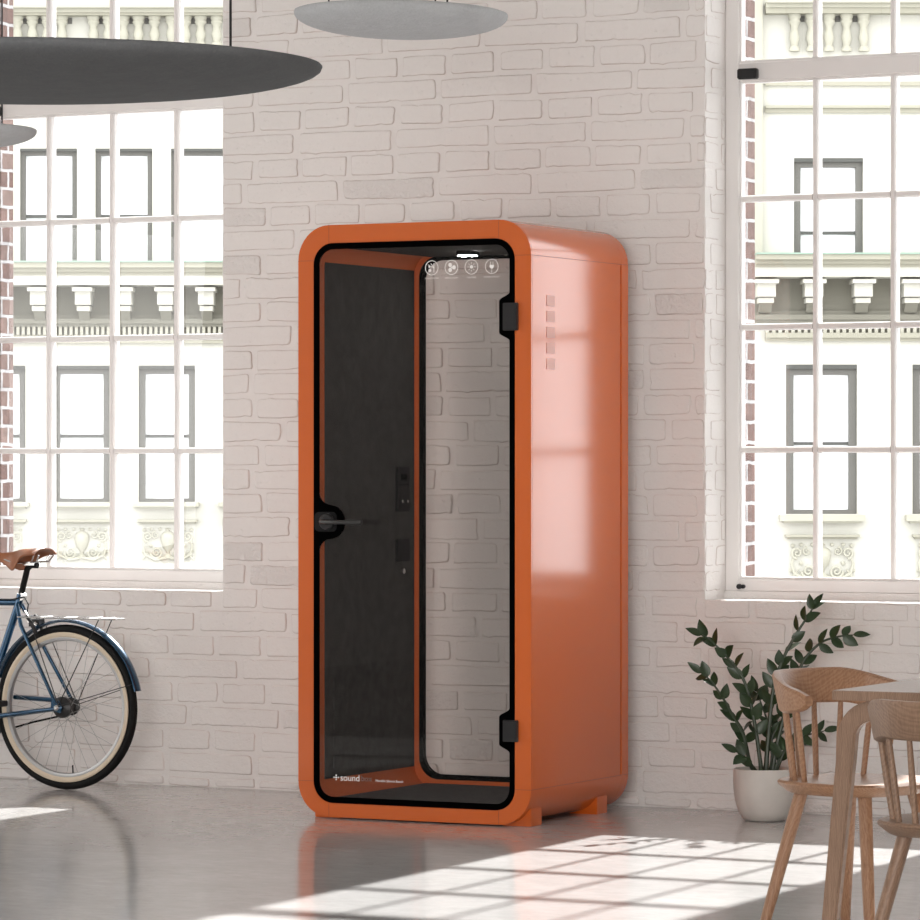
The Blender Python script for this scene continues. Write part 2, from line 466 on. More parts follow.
# ------------------------------------------------------------------ buildings across the street (built facing the street corner)
DEP = 60.0; PPM = FPX/DEP
cY, sY = math.cos(YAW), math.sin(YAW)
BO = Vector((CAMX - sY*DEP, -CAMD + cY*DEP, -7.0))
def X(px): return (px-460)/PPM
def Z(py): return (HY-py)/PPM + CAMH + 7.0
def bx(b, xa, xb, ya, yb, d0, d1=.3):    # box from facade units; d0 = how far it stands out of the facade
    return b.box(X(xa), X(xb), -d0, d1, Z(yb), Z(ya))
def building(name, label, x0, x1, spec):
    t = thing(name, BO, label, 'building', YAW)
    ops = spec['windows']
    wall = MB()
    rows = sorted(set((w[2], w[3]) for w in ops))
    y = -260
    for (ya, yb) in rows:
        bx(wall, x0, x1, y, ya, 0); xx = x0
        for w in sorted(o for o in ops if (o[2], o[3]) == (ya, yb)):
            bx(wall, xx, w[0], ya, yb, 0); xx = w[1]
        bx(wall, xx, x1, ya, yb, 0); y = yb
    wall.box(X(x0), X(x1), 0, .3, 0, Z(y))
    wall.box(X(x0), X(x1), .9, 1.2, 0, Z(-260))
    wall.box(X(x0), X(x1), .3, .9, Z(-255), Z(-260))
    wall.build('facade_wall', M['stone'], t)
    for (xa, xb, ya, yb, rail, fw) in ops:
        xa_, xb_ = X(xa), X(xb); za, zb = Z(yb), Z(ya); f = fw/PPM
        fr = MB().ring([(xb_, zb), (xa_, zb), (xa_, za), (xb_, za)], [(xb_-f, zb-f*1.3), (xa_+f, zb-f*1.3), (xa_+f, za+f*.55), (xb_-f, za+f*.55)], .06, .16)
        w = fr.build('window', M['wframe'], t)
        MB().box(xa_, xb_, .0, .06, zb-f*.55, zb).build('window_head', M['wframed'], w)
        MB().box(xa_+f, xb_-f, .09, .15, Z(rail+1.6), Z(rail-1.6)).build('meeting_rail', M['wframed'], w)
        MB().box(xa_+f*.5, xb_-f*.5, .15, .18, za, zb-f*.5).build('window_blind', M['blind'], w)
    c0, c1, cx0 = spec['cornice']           # top, bottom of fascia, left end
    C = MB()
    bx(C, cx0, x1, c0+1, c0+6, .95); bx(C, cx0, x1, c0+6, c0+10, .85); bx(C, cx0, x1, c0+10, c0+13, .78)
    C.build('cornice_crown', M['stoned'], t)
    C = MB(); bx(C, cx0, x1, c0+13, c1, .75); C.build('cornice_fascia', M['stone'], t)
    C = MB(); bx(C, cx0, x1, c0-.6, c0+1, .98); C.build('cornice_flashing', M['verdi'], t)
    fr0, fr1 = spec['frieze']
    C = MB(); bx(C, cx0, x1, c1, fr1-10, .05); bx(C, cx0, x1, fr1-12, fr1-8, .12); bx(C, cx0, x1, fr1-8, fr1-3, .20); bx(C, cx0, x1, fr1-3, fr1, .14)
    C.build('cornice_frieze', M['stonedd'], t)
    for x in spec['brackets']:
        B = MB(); h = spec['bw']/2; q = c1
        bx(B, x-h*1.15, x+h*1.15, q+2, q+6, .68); bx(B, x-h*.9, x+h*.9, q+6, q+19, .55)
        bx(B, x-h*.75, x+h*.75, q+20, q+25, .46)
        b = B.build('bracket', M['stone'], t)
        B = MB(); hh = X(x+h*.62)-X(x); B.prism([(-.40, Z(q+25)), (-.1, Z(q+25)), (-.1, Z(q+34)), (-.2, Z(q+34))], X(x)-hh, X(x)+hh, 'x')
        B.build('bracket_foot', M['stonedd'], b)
    d0, d1, dp, dx0 = spec['dentils']
    D = MB(); x = dx0
    while x < x1-dp: bx(D, x, x+dp*.55, d0, d1, .12); x += dp
    D.build('dentil_course', M['relief'], t)
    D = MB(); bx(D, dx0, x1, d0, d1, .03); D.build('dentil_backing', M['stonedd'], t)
    D = MB()
    for (ya, yb, d) in spec['mouldings']: bx(D, dx0, x1, ya, yb, d)
    D.build('string_course', M['stoned'], t)
    for (xa, xb, ya, yb) in spec['sills']:
        D = MB(); bx(D, xa, xb, ya, yb-2, .22); bx(D, xa+4, xb-4, yb-2, yb, .16); D.build('stone_sill', M['relief'], t)
    for (xa, xb, ya, yb) in spec['panels']: panel(t, xa, xb, ya, yb)
    # balustrade in the parapet
    r0, r1, bb = spec['rail']
    D = MB(); bx(D, dx0, x1, r0, r0+2, .40); bx(D, dx0, x1, r0+2, r0+6, .30); D.build('balustrade_rail', M['relief'], t)
    D = MB(); bx(D, dx0, x1, r0+6, r1, .26); D.build('rail_moulding', M['stoned'], t)
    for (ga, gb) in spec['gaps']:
        D = MB(); bx(D, ga, gb, r1+1, r1+7, .01, .01+.01); D.build('baluster_shade_strip', M['wframe'], t)  # window-frame grey reused as painted shade between the balusters
    for x in spec['balusters']:
        s = 1/PPM; zt = Z(r1); H = (bb-r1)*s
        prof = [(0, 0), (6.4*s, 0), (6.4*s, -.07*H), (5.2*s, -.13*H), (6.0*s, -.20*H), (4.2*s, -.30*H), (3.3*s, -.38*H), (4.4*s, -.50*H), (5.4*s, -.64*H), (4.0*s, -.78*H), (3.4*s, -.85*H), (5.4*s, -.92*H), (5.4*s, -1*H), (0, -1*H)]
        MB().lathe(prof, (X(x), -.09, zt), 14).build('baluster', M['relief'], t, smooth=True)
    return t
def spiral(b, cx, cz, r0, turns, d, rr, flip=1, start=0.0):
    pts = []; rs = []
    n = int(26*turns)
    for k in range(n+1):
        q = k/n; a = start+flip*2*PI*turns*q; r = r0*(1-q)**.8+.004
        pts.append((cx+r*math.cos(a), -d, cz+r*math.sin(a))); rs.append(rr*(1-.45*q))
    b.tube(pts, rs, 6)
def panel(t, xa, xb, ya, yb):
    D = MB(); bx(D, xa-2, xb+2, ya, ya+2.4, .16); bx(D, xa, xb, ya+2.4, ya+4.5, .09)
    p = D.build('carved_panel', M['stoned'], t)
    b = MB(); xc = (X(xa)+X(xb))/2; w = X(xb)-X(xa); zt = Z(ya+6); h = zt-Z(yb); zc = zt-h/2
    b.lathe([(0, .44*h), (.05*w, .42*h), (.03*w, .36*h), (.10*w, .30*h), (.13*w, .22*h), (.13*w, .10*h), (.10*w, -.08*h), (.04*w, -.2*h), (.03*w, -.26*h), (.09*w, -.34*h), (.09*w, -.40*h), (0, -.40*h)], (xc, -.0, zc), 18)
    for s in (-1, 1):
        spiral(b, xc+s*.20*w, zc-.24*h, .16*h, 1.8, .06, .022*w, -s, PI/2-s*PI/2)
        spiral(b, xc+s*.36*w, zc+.20*h, .13*h, 1.6, .06, .020*w, s, -PI/2)
        spiral(b, xc+s*.22*w, zc+.24*h, .10*h, 1.4, .05, .016*w, -s, PI/2)
        b.tube([(xc+s*.04*w, -.05, zc-.38*h), (xc+s*.22*w, -.06, zc-.44*h), (xc+s*.40*w, -.06, zc-.30*h), (xc+s*.44*w, -.06, zc-.05*h), (xc+s*.40*w, -.05, zc+.12*h)], [.03*w, .028*w, .025*w, .02*w, .014*w], 6)
        b.tube([(xc+s*.46*w, -.05, zc-.44*h), (xc+s*.40*w, -.06, zc-.34*h), (xc+s*.34*w, -.05, zc-.18*h)], [.02*w, .018*w, .008*w], 6)
        for (u, v) in ((.30, -.05), (.42, .38), (.44, -.22), (.30, .40), (.14, .40)):
            b.lathe([(0, -.02), (.022*w, -.014), (.03*w, 0), (.022*w, .02), (0, .028)], (xc+s*u*w, -.03, zc+v*h), 8, 'y')
    b.build('scroll_relief', M['relief'], p, smooth=True)

left_spec = dict(
    windows=[(x, x+57, 148.5, 264, 216, 5.2) for x in (-131, -55.5, 20, 95.3, 171, 246)] + [(x, x+56.5, 365.5, 502, 436, 6.5) for x in (-118, -31, 53, 138.5, 224)],
    cornice=(264.5, 287, -200), frieze=(287, 327), brackets=[-81, -40, 1, 41.5, 86, 126.5, 167.5, 208, 249], bw=17,
    dentils=(327, 335, 5.3, -200), mouldings=[(341, 343.5, .09), (335, 341, .05)],
    sills=[(x-5, x+61, 502.5, 508.5) for x in (-118, -31, 53, 138.5, 224)],
    panels=[(x, x+56, 519.5, 562) for x in (-118, -31, 54, 140, 225)],
    rail=(8.5, 17, 46), balusters=[-44, -28, -12, 18, 33, 48, 62.5, 94, 109, 124, 139, 155, 172, 186, 201, 217],
    gaps=[(x-2.2, x+2.2) for x in (-36, -20, 25.5, 40.5, 55.5, 70, 101.5, 116.5, 131.5, 147, 179, 193.5, 209)])
building('apartment_building', 'cream stone apartment building with carved panels seen through the left window', -220, 445, left_spec)
right_spec = dict(
    windows=[(794, 863, 158, 256, 232.5, 7.0), (921, 990, 158, 256, 232.5, 7.0), (1048, 1117, 158, 256, 232.5, 7.0)] + [(786, 857, 364.5, 514, 443.5, 8.0), (912.5, 984, 364.5, 514, 443.5, 8.0), (1039, 1110, 364.5, 514, 443.5, 8.0)],
    cornice=(256.5, 279, 752), frieze=(279, 323), brackets=[764, 811, 860, 909, 957, 1005, 1053, 1101], bw=20,
    dentils=(328, 333, 6.4, 765), mouldings=[(333, 338, .14), (338, 341, .08), (106, 108.5, .10), (108.5, 113, .05), (82, 86, .06)],
    sills=[(779, 864, 515, 523), (905, 991, 515, 523), (1032, 1117, 515, 523)],
    panels=[(787, 857, 534.5, 582), (914, 984, 534.5, 582), (1040, 1111, 534.5, 582)],
    rail=(3.5, 15, 52), balusters=[794, 811, 828.5, 846, 863], gaps=[(x-2.6, x+2.6) for x in (802, 820, 837.5, 855)])
tb = building('apartment_building', 'cream stone apartment building behind the right window, with brackets under its cornice', 447, 1250, right_spec)
D = MB(); bx(D, 752, 762, -100, 256, .14); D.build('corner_pilaster', M['relief'], tb)
tag(MB().box(-140, 90, .36, 140, -7.2, -7.0).build('street_ground', M['asphalt']), kind='structure')

# ------------------------------------------------------------------ phone booth
bx0, bx1, yf, yb = -.497, .470, -.990, -.155
BO2 = (-.0135, -.5725, 0)
booth = thing('phone_booth', BO2, 'orange one-person phone booth with rounded corners and a glass door against the white brick wall', 'phone booth')
NB = 10
outer = rrect(bx0, bx1, .005, 2.2, .131, NB)
inner = rrect(bx0+.066, bx1-.066, .057, 2.133, .080, NB)
def bpart(mb, name, m, parent=booth, **k): return mb.build(name, m, parent, BO2 if parent is booth else (0, 0, 0), **k)
bpart(MB().ring(outer, inner, yf+.0115, yb-.072), 'shell', M['orange'], smooth=True)
def shrink(poly, d):
    cx, cz = (bx0+bx1)/2, 1.1025
    return [(p[0]+(d if p[0] < cx else -d), p[1]+(d if p[1] < cz else -d)) for p in poly]
bpart(MB().ring(shrink(outer, .010), inner, yb-.072, yb-.060), 'recessed_joint', M['orange_in'], smooth=True)
for sel, nm in ((lambda z: z >= 2.0688, 'top_joint_cover'), (lambda z: z <= .1362, 'bottom_joint_cover')):
    oo = [p for p in outer if sel(p[1])]
    if nm[0] == 'b': oo = sorted(oo, key=lambda p: math.atan2(p[1]-1.1, p[0]))
    ii = shrink(oo, .0098)
    bpart(MB().prism(oo+ii[::-1], yb-.072, yb-.060), nm, M['orange'])
bpart(MB().ring(outer, inner, yf, yf+.0108), 'front_frame', M['orange'], smooth=True, bevel=.0012, seg=2, angle=60)
bpart(MB().ring(outer, inner, yb-.060, yb), 'back_frame', M['orange'], smooth=True, bevel=.0015, seg=1, angle=60)
# thin joints between straight and curved pieces of the frames
jm = mat('dark_joint', (.24, .05, .012), .8)
def joint(*a): bpart(MB().box(*a), 'panel_joint', jm)
for z in (.136, 2.069):
    for xa, xb in ((bx0-.0004, bx0+.066), (bx1-.066, bx1+.0004)):
        joint(xa, xb, yf-.0003, yf+.002, z-.0007, z+.0007)
    joint(bx1-.0005, bx1+.0004, yf, yb, z-.0008, z+.0008)
for x in (bx0+.131, bx1-.131):
    joint(x-.0007, x+.0007, yf-.0003, yf+.002, 2.133, 2.2003); joint(x-.0007, x+.0007, yf-.0003, yf+.002, .0047, .057)
MB().ring(shrink(inner, -.001), shrink(inner, .004), yf+.03, yb-.045).build('inner_lining', M['orange_in'], booth, BO2, smooth=True)
# back glass with black edge
bi = rrect(bx0+.066, bx1-.066, .057, 2.133, .080, NB)
bo = rrect(bx0+.087, bx1-.087, .088, 2.122, .085, NB)
bc = rrect(bx0+.105, bx1-.105, .107, 2.106, .078, NB)
rim = bpart(MB().ring(bi, bo, yb-.040, yb-.014), 'back_window_rim', M['orange_in'], smooth=True)
bg_ = bpart(MB().ring(bo, bc, yb-.037, yb-.014), 'back_window_border', M['frit'], smooth=True)
bpart(MB().prism(bc, yb-.030, yb-.024), 'back_window_glass', M['boothglass'])
# door
door_o = [(bx0+.0672 if p[0] < 0 else bx1-.0672, p[1]) if False else p for p in rrect(bx0+.0672, bx1-.0672, .0582, 2.1318, .079, NB)]
L0, R0, B0, T0 = bx0+.089, bx1-.0865, .080, 2.110
def clear_outline():
    base = rrect(L0, R0, B0, T0, .058, NB)
    # insert extra points along the straight sides, aligned with outer outline points
    return base
def densify(poly, idx, n):    # add n points after vertex idx
    a, b = poly[idx], poly[(idx+1) % len(poly)]
    ins = [(a[0]+(b[0]-a[0])*k/(n+1), a[1]+(b[1]-a[1])*k/(n+1)) for k in range(1, n+1)]
    return poly[:idx+1]+ins+poly[idx+1:]
NS = 420
do = densify(door_o, len(door_o)-1, NS); do = densify(do, 2*(NB+1)-1, NS)
di = densify(clear_outline(), len(door_o)-1, NS); di = densify(di, 2*(NB+1)-1, NS)
def sm(t): t = max(0, min(1, t)); return t*t*(3-2*t)
def shape(p):
    x, z = p
    if x < L0+.02 and .3 < z < 1.9:
        d = abs(z-1.099)
        x = L0 + (.048+(.062**2-d*d)**.5 if d < .0615 else (.049-max(0, .049**2-(.111-d)**2)**.5 if d < .111 else 0))
    if x > R0-.02:
        for zc, hh in ((1.848, .060), (.348, .052)):
            d = abs(z-zc)
            if d < hh+.03: x = R0-.042*sm((hh+.028-d)/.03)
    return (x, z)
di = [shape(p) for p in di]
gy0, gy1 = yf-.0015, yf+.006
door = bpart(MB().ring(do, di, gy0, gy1), 'door', M['frit'], smooth=False)
def dpart(mb, name, m, **k): return mb.build(name, m, door, BO2, **k)
dpart(MB().prism(di, yf+.001, yf+.005), 'door_glass', M['boothglass'])
dpart(MB().prism(rrect(-.424, -.330, 1.063, 1.136, .018, 6), gy0-.006, gy0), 'handle_plate', M['plastic'], bevel=.002)
H = MB(); H.tube([(-.372, gy0-.004, 1.100), (-.372, gy0-.045, 1.100), (-.360, gy0-.058, 1.100), (-.280, gy0-.062, 1.099), (-.195, gy0-.062, 1.099)], [.011, .010, .0085, .0075, .0070], 12)
H.tube([(-.262, gy0-.062, 1.099), (-.192, gy0-.062, 1.099)], .0095, 12)
dpart(H, 'handle_lever', M['grey_handle'], smooth=True)
dpart(MB().lathe([(0, 0), (.030, 0), (.030, -.010), (.026, -.014), (0, -.014)], (-.368, gy0-.006, 1.100), 26, 'y'), 'handle_rose', M['blackm'], smooth=True)
for za, zb in ((1.797, 1.897), (.309, .387)):
    dpart(MB().box(.364, .421, gy0-.018, gy0, za, zb), 'hinge', M['blackm'], bevel=.002)
# printed pictograms on the glass
def ringxz(b, x, z, r, w, y=gy0-.0006, n=30):
    o = [(x+r*math.cos(2*PI*k/n), z+r*math.sin(2*PI*k/n)) for k in range(n)]
    i = [(x+(r-w)*math.cos(2*PI*k/n), z+(r-w)*math.sin(2*PI*k/n)) for k in range(n)]
    b.ring(o, i, y, y+.0005)
def disk(b, x, z, r, n=14): b.prism([(x+r*math.cos(2*PI*k/n), z+r*math.sin(2*PI*k/n)) for k in range(n)], gy0-.0006, gy0-.0001)
def bar(b, xa, za, xb, zb, w=.0022):
    dx, dz = xb-xa, zb-za; l = math.hypot(dx, dz); nx, nz = -dz/l*w/2, dx/l*w/2
    b.prism([(xa+nx, za+nz), (xb+nx, zb+nz), (xb-nx, zb-nz), (xa-nx, za-nz)], gy0-.0006, gy0-.0001)
ICX = (.066, .147, .229, .312); IZ = 2.031
for k, x in enumerate(ICX):
    b = MB(); ringxz(b, x, IZ, .0275, .0026)
    if k == 0:
        bar(b, x+.009, IZ-.017, x+.009, IZ+.017, .003); bar(b, x-.016, IZ+.012, x+.007, IZ, .002); bar(b, x-.004, IZ+.016, x+.007, IZ+.002, .002)
        disk(b, x-.008, IZ-.009, .006); disk(b, x-.010, IZ+.004, .004)
    elif k == 1:
        for a in (90+120*q+30 for q in range(3)): disk(b, x+.0105*math.cos(R(a)), IZ+.0105*math.sin(R(a)), .0078)
        disk(b, x, IZ, .003)
    elif k == 2:
        disk(b, x, IZ, .0068)
        for q in range(8):
            a = q*PI/4; bar(b, x+.010*math.cos(a), IZ+.010*math.sin(a), x+.017*math.cos(a), IZ+.017*math.sin(a))
    else:
        b.prism([(x-.009, IZ+.005), (x+.009, IZ+.005), (x+.009, IZ-.001), (x+.004, IZ-.008), (x-.004, IZ-.008), (x-.009, IZ-.001)], gy0-.0006, gy0-.0001)
        bar(b, x-.005, IZ+.005, x-.005, IZ+.017); bar(b, x+.005, IZ+.005, x+.005, IZ+.017); bar(b, x, IZ-.008, x, IZ-.024)
    dpart(b, 'pictogram', M['print'])
    text_mesh('pictogram_caption', ('SOUNDPROOF', 'VENTILATION', 'LIGHTING', 'POWER SOCKET')[k], .0085, M['print'], door, (x, gy0-.0004, 1.990), (PI/2, 0, 0), BO2, .0001, 'CENTER')
lg = MB()
for q, (dx, dz, r) in enumerate(((0, 0, .0045), (.009, 0, .0035), (-.009, 0, .0035), (0, .008, .0035), (0, -.008, .0035))):
    x, z = -.334+dx, .153+dz; lg.prism([(x+r, z), (x, z+r), (x-r, z), (x, z-r)], gy0-.0006, gy0-.0001)
dpart(lg, 'diamond_emblem', M['print'])
text_mesh('lettering', 'sound', .034, M['print'], door, (-.317, gy0-.0004, .142), (PI/2, 0, 0), BO2, .0001)
text_mesh('lettering', 'box', .030, mat('faint_grey_print', (.16, .13, .12), .6), door, (-.229, gy0-.0004, .143), (PI/2, 0, 0), BO2, .0001)
text_mesh('lettering', 'Movable Silence Booth', .0125, M['print'], door, (-.168, gy0-.0004, .143), (PI/2, 0, 0), BO2, .0001)
# interior
iw = bx0+.066
fp = bpart(MB().box(iw+.003, iw+.0065, -.915, -.205, .137, 2.067), 'felt_panel', M['felt'])
bpart(MB().box(bx1-.080, bx1-.069, -.905, -.205, .137, 2.067), 'felt_panel', M['felt'])
bpart(MB().box(bx0+.140, bx1-.140, -.960, -.200, 2.118, 2.130), 'ceiling_panel', M['felt'])
bpart(MB().box(bx0+.120, bx1-.120, -.960, -.200, .060, .073), 'floor_mat', M['carpet'])
lamp = bpart(MB().box(-.072, -.008, -.535, -.465, 2.103, 2.118), 'ceiling_light', M['blackm'], bevel=.002)
MB().box(-.072, -.008, -.520, -.480, 2.0995, 2.1025).build('light_diffuser', M['led'], lamp, BO2)
xp = iw+.0065
def iwpart(mb, name, m, par=fp, **k): return mb.build(name, m, par, BO2, **k)
s1 = iwpart(MB().box(xp, xp+.014, -.362, -.266, 1.130, 1.302), 'control_panel', M['plastic'], bevel=.002)
s2 = iwpart(MB().box(xp, xp+.014, -.362, -.266, .937, 1.024), 'power_socket', M['plastic'], bevel=.002)
k = MB(); k.lathe([(0, 0), (.006, 0), (.006, .005), (0, .005)], (xp+.014, -.335, 1.170), 12, 'x'); k.lathe([(0, 0), (.006, 0), (.006, .005), (0, .005)], (xp+.014, -.292, 1.170), 12, 'x')
iwpart(k, 'switch_button', M['chrome'])
k = MB().box(xp+.014, xp+.016, -.337, -.292, 1.25, 1.275)
for q in range(4): k.box(xp+.014, xp+.016, -.345+q*.018, -.337+q*.018, 1.231, 1.237)
iwpart(k, 'socket_slot', M['frit'])
k = MB().lathe([(0, 0), (.012, 0), (.010, .012), (0, .014)], (xp, -.310, .899), 16, 'x')
iwpart(k, 'round_knob', M['chrome'], smooth=True)
k = MB()
for q in range(5): k.box(xp, xp+.004, -.85, -.775, .465-q*.073, .512-q*.073)
iwpart(k, 'vent_square', M['felt'])
k = MB()
for q in range(5): k.box(bx1-.0005, bx1+.0012, -.863, -.796, 1.889-q*.0575, 1.924-q*.0575+.004)
vm = mat('orange_vent_mesh', (.50, .12, .045), .7, spec=.3, coat=1.0, coat_rough=.30, coat_ior=1.5)
bpart(k, 'side_vent', vm)
for (xa, xb) in ((-.445, -.335), (.335, .452)):
    for (ya, yb_) in ((-.955, -.865), (-.395, -.305)):
        bpart(MB().box(xa, xb, ya, yb_, 0, .066), 'foot', M['orange'], bevel=.002)
bpart(MB().box(-.02, .17, -.62, -.40, 2.2, 2.222), 'roof_vent', M['blackm'], bevel=.003)

# ------------------------------------------------------------------ pendants
def pendant(px_, py_, dep, rad, dome, m, label, angs, cr, tilt=(0, 0)):
    d = Vector((-sY + (px_-460)/FPX*cY, cY + (px_-460)/FPX*sY, -(py_-HY)/FPX))
    c = Vector((CAMX, -CAMD, CAMH)) + d*dep
    t = thing('pendant_lamp', c, label, 'pendant lamp', group='moulded felt disc pendants')
    prof = [(0, -dome)]
    n = 14
    for k in range(1, n+1):
        a = PI/2*k/n; prof.append((rad*(math.sin(a)**.92), -dome*math.cos(a)**.9))
    prof += [(rad*.995, .004), (rad*.97, .007), (rad*.7, .008), (0, .008)]
    b = MB().lathe(prof, (0, 0, 0), 96)
    b.xf(Matrix.Rotation(tilt[0], 4, Vector((cY, sY, 0))) @ Matrix.Rotation(tilt[1], 4, Vector((-sY, cY, 0))))
    b.build('lamp_disc', m, t, smooth='all')
    for a in angs:
        x, y = cr*math.cos(a+YAW), cr*math.sin(a+YAW)
        MB().tube([(x, y, .004), (x, y, CEIL-c.z)], .0035, 6).build('suspension_cable', M['blackm'], t)
    MB().lathe([(0, 0), (.07, 0), (.07, -.03), (0, -.03)], (0, 0, CEIL-c.z), 24).build('ceiling_rose', M['blackm'], t)
    return t
pendant(28, 66, 9.3, .702, .073, M['discd'], 'dark charcoal disc pendant lamp, the largest, hanging before the left window', (0.0, R(120), R(240)), .483, (.017, 0))
pendant(401, 14, 13.5, .371, .078, M['discl'], 'light grey disc pendant lamp hanging above the orange booth', (PI, R(62), R(-50)), .25, (0, R(1.2)))
pendant(-40, 130.5, 14.0, .275, .062, M['discl'], 'light grey disc pendant lamp, mostly cut off, below the large dark disc', (R(10), R(130), R(250)), .15)

# ------------------------------------------------------------------ bicycle (local: +x forward, +y left side, which faces the room)
bike = thing('bicycle', (-1.93, -.36, 0), 'blue city bicycle with tan saddle and cream tyre walls standing under the left window', 'bicycle', PI)
RW = .333
def wheel():
    w = bpy.data.objects.new('wheel', None); COL.objects.link(w); w.parent = bike; w.location = (0, 0, RW)
    def ringt(r, rr, m, name, yo=0.0, fl=1.0):
        return MB().tube([(r*math.cos(2*PI*k/72), yo, r*math.sin(2*PI*k/72)) for k in range(72)], rr, 10, closed=True).build(name, m, w, smooth='all')
    ringt(RW-.0175, .0175, M['tyre'], 'tyre')
    for s in (-1, 1):
        MB().lathe([(RW-.051, s*.0120), (RW-.048, s*.0150), (RW-.040, s*.0185), (RW-.033, s*.0190), (RW-.030, s*.0170), (RW-.034, s*.010)], (0, 0, 0), 72, 'y').build('tyre_wall', M['cream'], w, smooth=True)
    MB().lathe([(RW-.050, -.0130), (RW-.063, -.010), (RW-.066, 0), (RW-.063, .010), (RW-.050, .0130), (RW-.036, .009), (RW-.036, -.009), (RW-.050, -.0130)], (0, 0, 0), 72, 'y').build('rim', M['rim'], w, smooth=True)
    MB().lathe([(0, -.052), (.018, -.052), (.034, -.046), (.036, -.036), (.024, -.030), (.022, .008), (.040, .012), (.043, .020), (.043, .038), (.030, .044), (.020, .050), (0, .050)], (0, 0, 0), 32, 'y').build('hub', M['blackm'], w, smooth=True)
    n = 32
    for k in range(n):
        a = 2*PI*k/n; s = 1 if k % 2 else -1; off = (1 if (k//2) % 2 else -1)*R(62)
        hr = .036
        MB().tube([(hr*math.cos(a+off), s*.032, hr*math.sin(a+off)), ((RW-.064)*math.cos(a), 0, (RW-.064)*math.sin(a))], .0009, 5).build('spoke', M['rim'], w)
    MB().tube([(-.03, 0, -(RW-.065)), (-.0285, 0, -(RW-.065)+.034)], .0030, 8).build('valve', M['tyre'], w)
    return w
w1 = wheel()
w2 = copy_tree(w1); w2.parent = bike; w2.location = (1.04, 0, RW)
def bp(b, name, m, par=bike, **k): k.setdefault('smooth', True); return b.build(name, m, par, **k)
BB = (.415, 0, .275); SC = (.232, 0, .748); HT0 = (.80, 0, .745); HT1 = (.845, 0, .61)
fr = bp(MB().tube([BB, SC, (.222, 0, .785)], .0155, 14).tube([(.228, 0, .752), HT0], .0145, 14).tube([BB, HT1], .0165, 14), 'frame', M['blue'])
bp(MB().tube([(.785, 0, .79), (.86, 0, .565)], .019, 14), 'head_tube', M['blue'], fr)
for s in (-1, 1):
    bp(MB().tube([(.230, s*.016, .745), (.195, s*.040, .66), (.012, s*.064, .350)], [.0085, .0085, .0075], 10), 'seat_stay', M['blue'], fr)
    bp(MB().tube([(BB[0]-.02, s*.03, BB[2]), (.30, s*.050, .290), (.10, s*.062, .318), (.015, s*.064, .328)], [.011, .0105, .009, .008], 10), 'chain_stay', M['blue'], fr)
    bp(MB().prism([(.03, .36), (.035, .325), (-.012, .312), (-.020, .335), (-.004, .362)], s*.064-.003, s*.064+.003, 'y'), 'dropout', M['blue'], fr)
    bp(MB().lathe([(0, 0), (.012, 0), (.012, s*.012), (.006, s*.018), (0, s*.018)], (0, s*.067, RW), 14, 'y'), 'axle_nut', M['chrome'], w1.parent)
bp(MB().tube([(.29, -.055, .362), (.02, -.058, .352)], .010, 8), 'chain_guard', M['blue'])
bp(MB().tube([(.0, -.052, .306), (.20, -.052, .262), (.41, -.052, .205)], .004, 6), 'chain', M['tyre'])
bp(MB().lathe([(0, -.004), (.085, -.004), (.085, .004), (0, .004)], (BB[0], -.052, BB[2]), 36, 'y'), 'chainring', M['blackm'])
bp(MB().tube([(BB[0], -.07, BB[2]), (BB[0], .07, BB[2])], .018, 12), 'bottom_bracket', M['blackm'])
for s, a in ((1, R(155)), (-1, R(-25))):
    ex, ez = BB[0]+.17*math.cos(a), BB[2]+.17*math.sin(a)
    cr = bp(MB().tube([(BB[0], s*.08, BB[2]), (ex, s*.09, ez)], .010, 10), 'crank', M['blackm'])
    bp(MB().box(ex-.045, ex+.045, min(s*.10, s*.19), max(s*.10, s*.19), ez-.012, ez+.012), 'pedal', M['blackm'], cr, smooth=False, bevel=.003)
# seat post and saddle
bp(MB().tube([(.222, 0, .775), (.196, 0, .865), (.190, 0, .888), (.172, 0, .903), (.140, 0, .903)], .0125, 14), 'seat_post', M['tyre'])
sd = MB(); rows = []
for k in range(17):
    q = k/16; x = .104+.255*q              # rear to nose
    w_ = .078*(1-sm((q-.10)/.62))+.019 if q > .04 else .086
    if q > .9: w_ *= 1-(q-.9)*4
    top = .960+.014*(1-q)**2+.006*math.sin(q*PI)-.012*sm((q-.3)/.4)+.010*sm((q-.8)/.2)
    row = []
    for j in range(13):
        a = PI*j/12; c_ = math.cos(a); dz = -(abs(c_)**3)*(.024+.052*math.exp(-((q-.52)/.20)**2))
        row.append((x, c_*w_, top+dz))
    rows.append(row)
vs = [p for r_ in rows for p in r_]+[(p[0], p[1]*.93, p[2]-.006) for r_ in rows for p in r_]
n_ = 17*13; fs = []
for i in range(16):
    for j in range(12):
        a_, b_, c_, d_ = i*13+j, i*13+j+1, (i+1)*13+j+1, (i+1)*13+j
        fs += [(a_, b_, c_, d_), (n_+a_, n_+d_, n_+c_, n_+b_)]
for i in range(16):
    for j in (0, 12): a_, d_ = i*13+j, (i+1)*13+j; fs.append((a_, d_, n_+d_, n_+a_))
for i in (0, 16):
    for j in range(12): a_, b_ = i*13+j, i*13+j+1; fs.append((a_, b_, n_+b_, n_+a_))
sd.add(vs, fs)
saddle = bp(sd, 'saddle', M['leather'], smooth='all')
rl = MB()
for s in (-1, 1):
    rl.tube([(.098, s*.055, .945), (.115, s*.045, .918), (.16, s*.024, .915), (.24, s*.022, .912), (.33, s*.008, .935)], .0035, 8)
    rl.tube([(.120, s*.060, .945), (.135, s*.050, .922)], .003, 6)
rl.box(.145, .195, -.028, .028, .903, .918)
bp(rl, 'saddle_rail', M['chrome'], saddle)
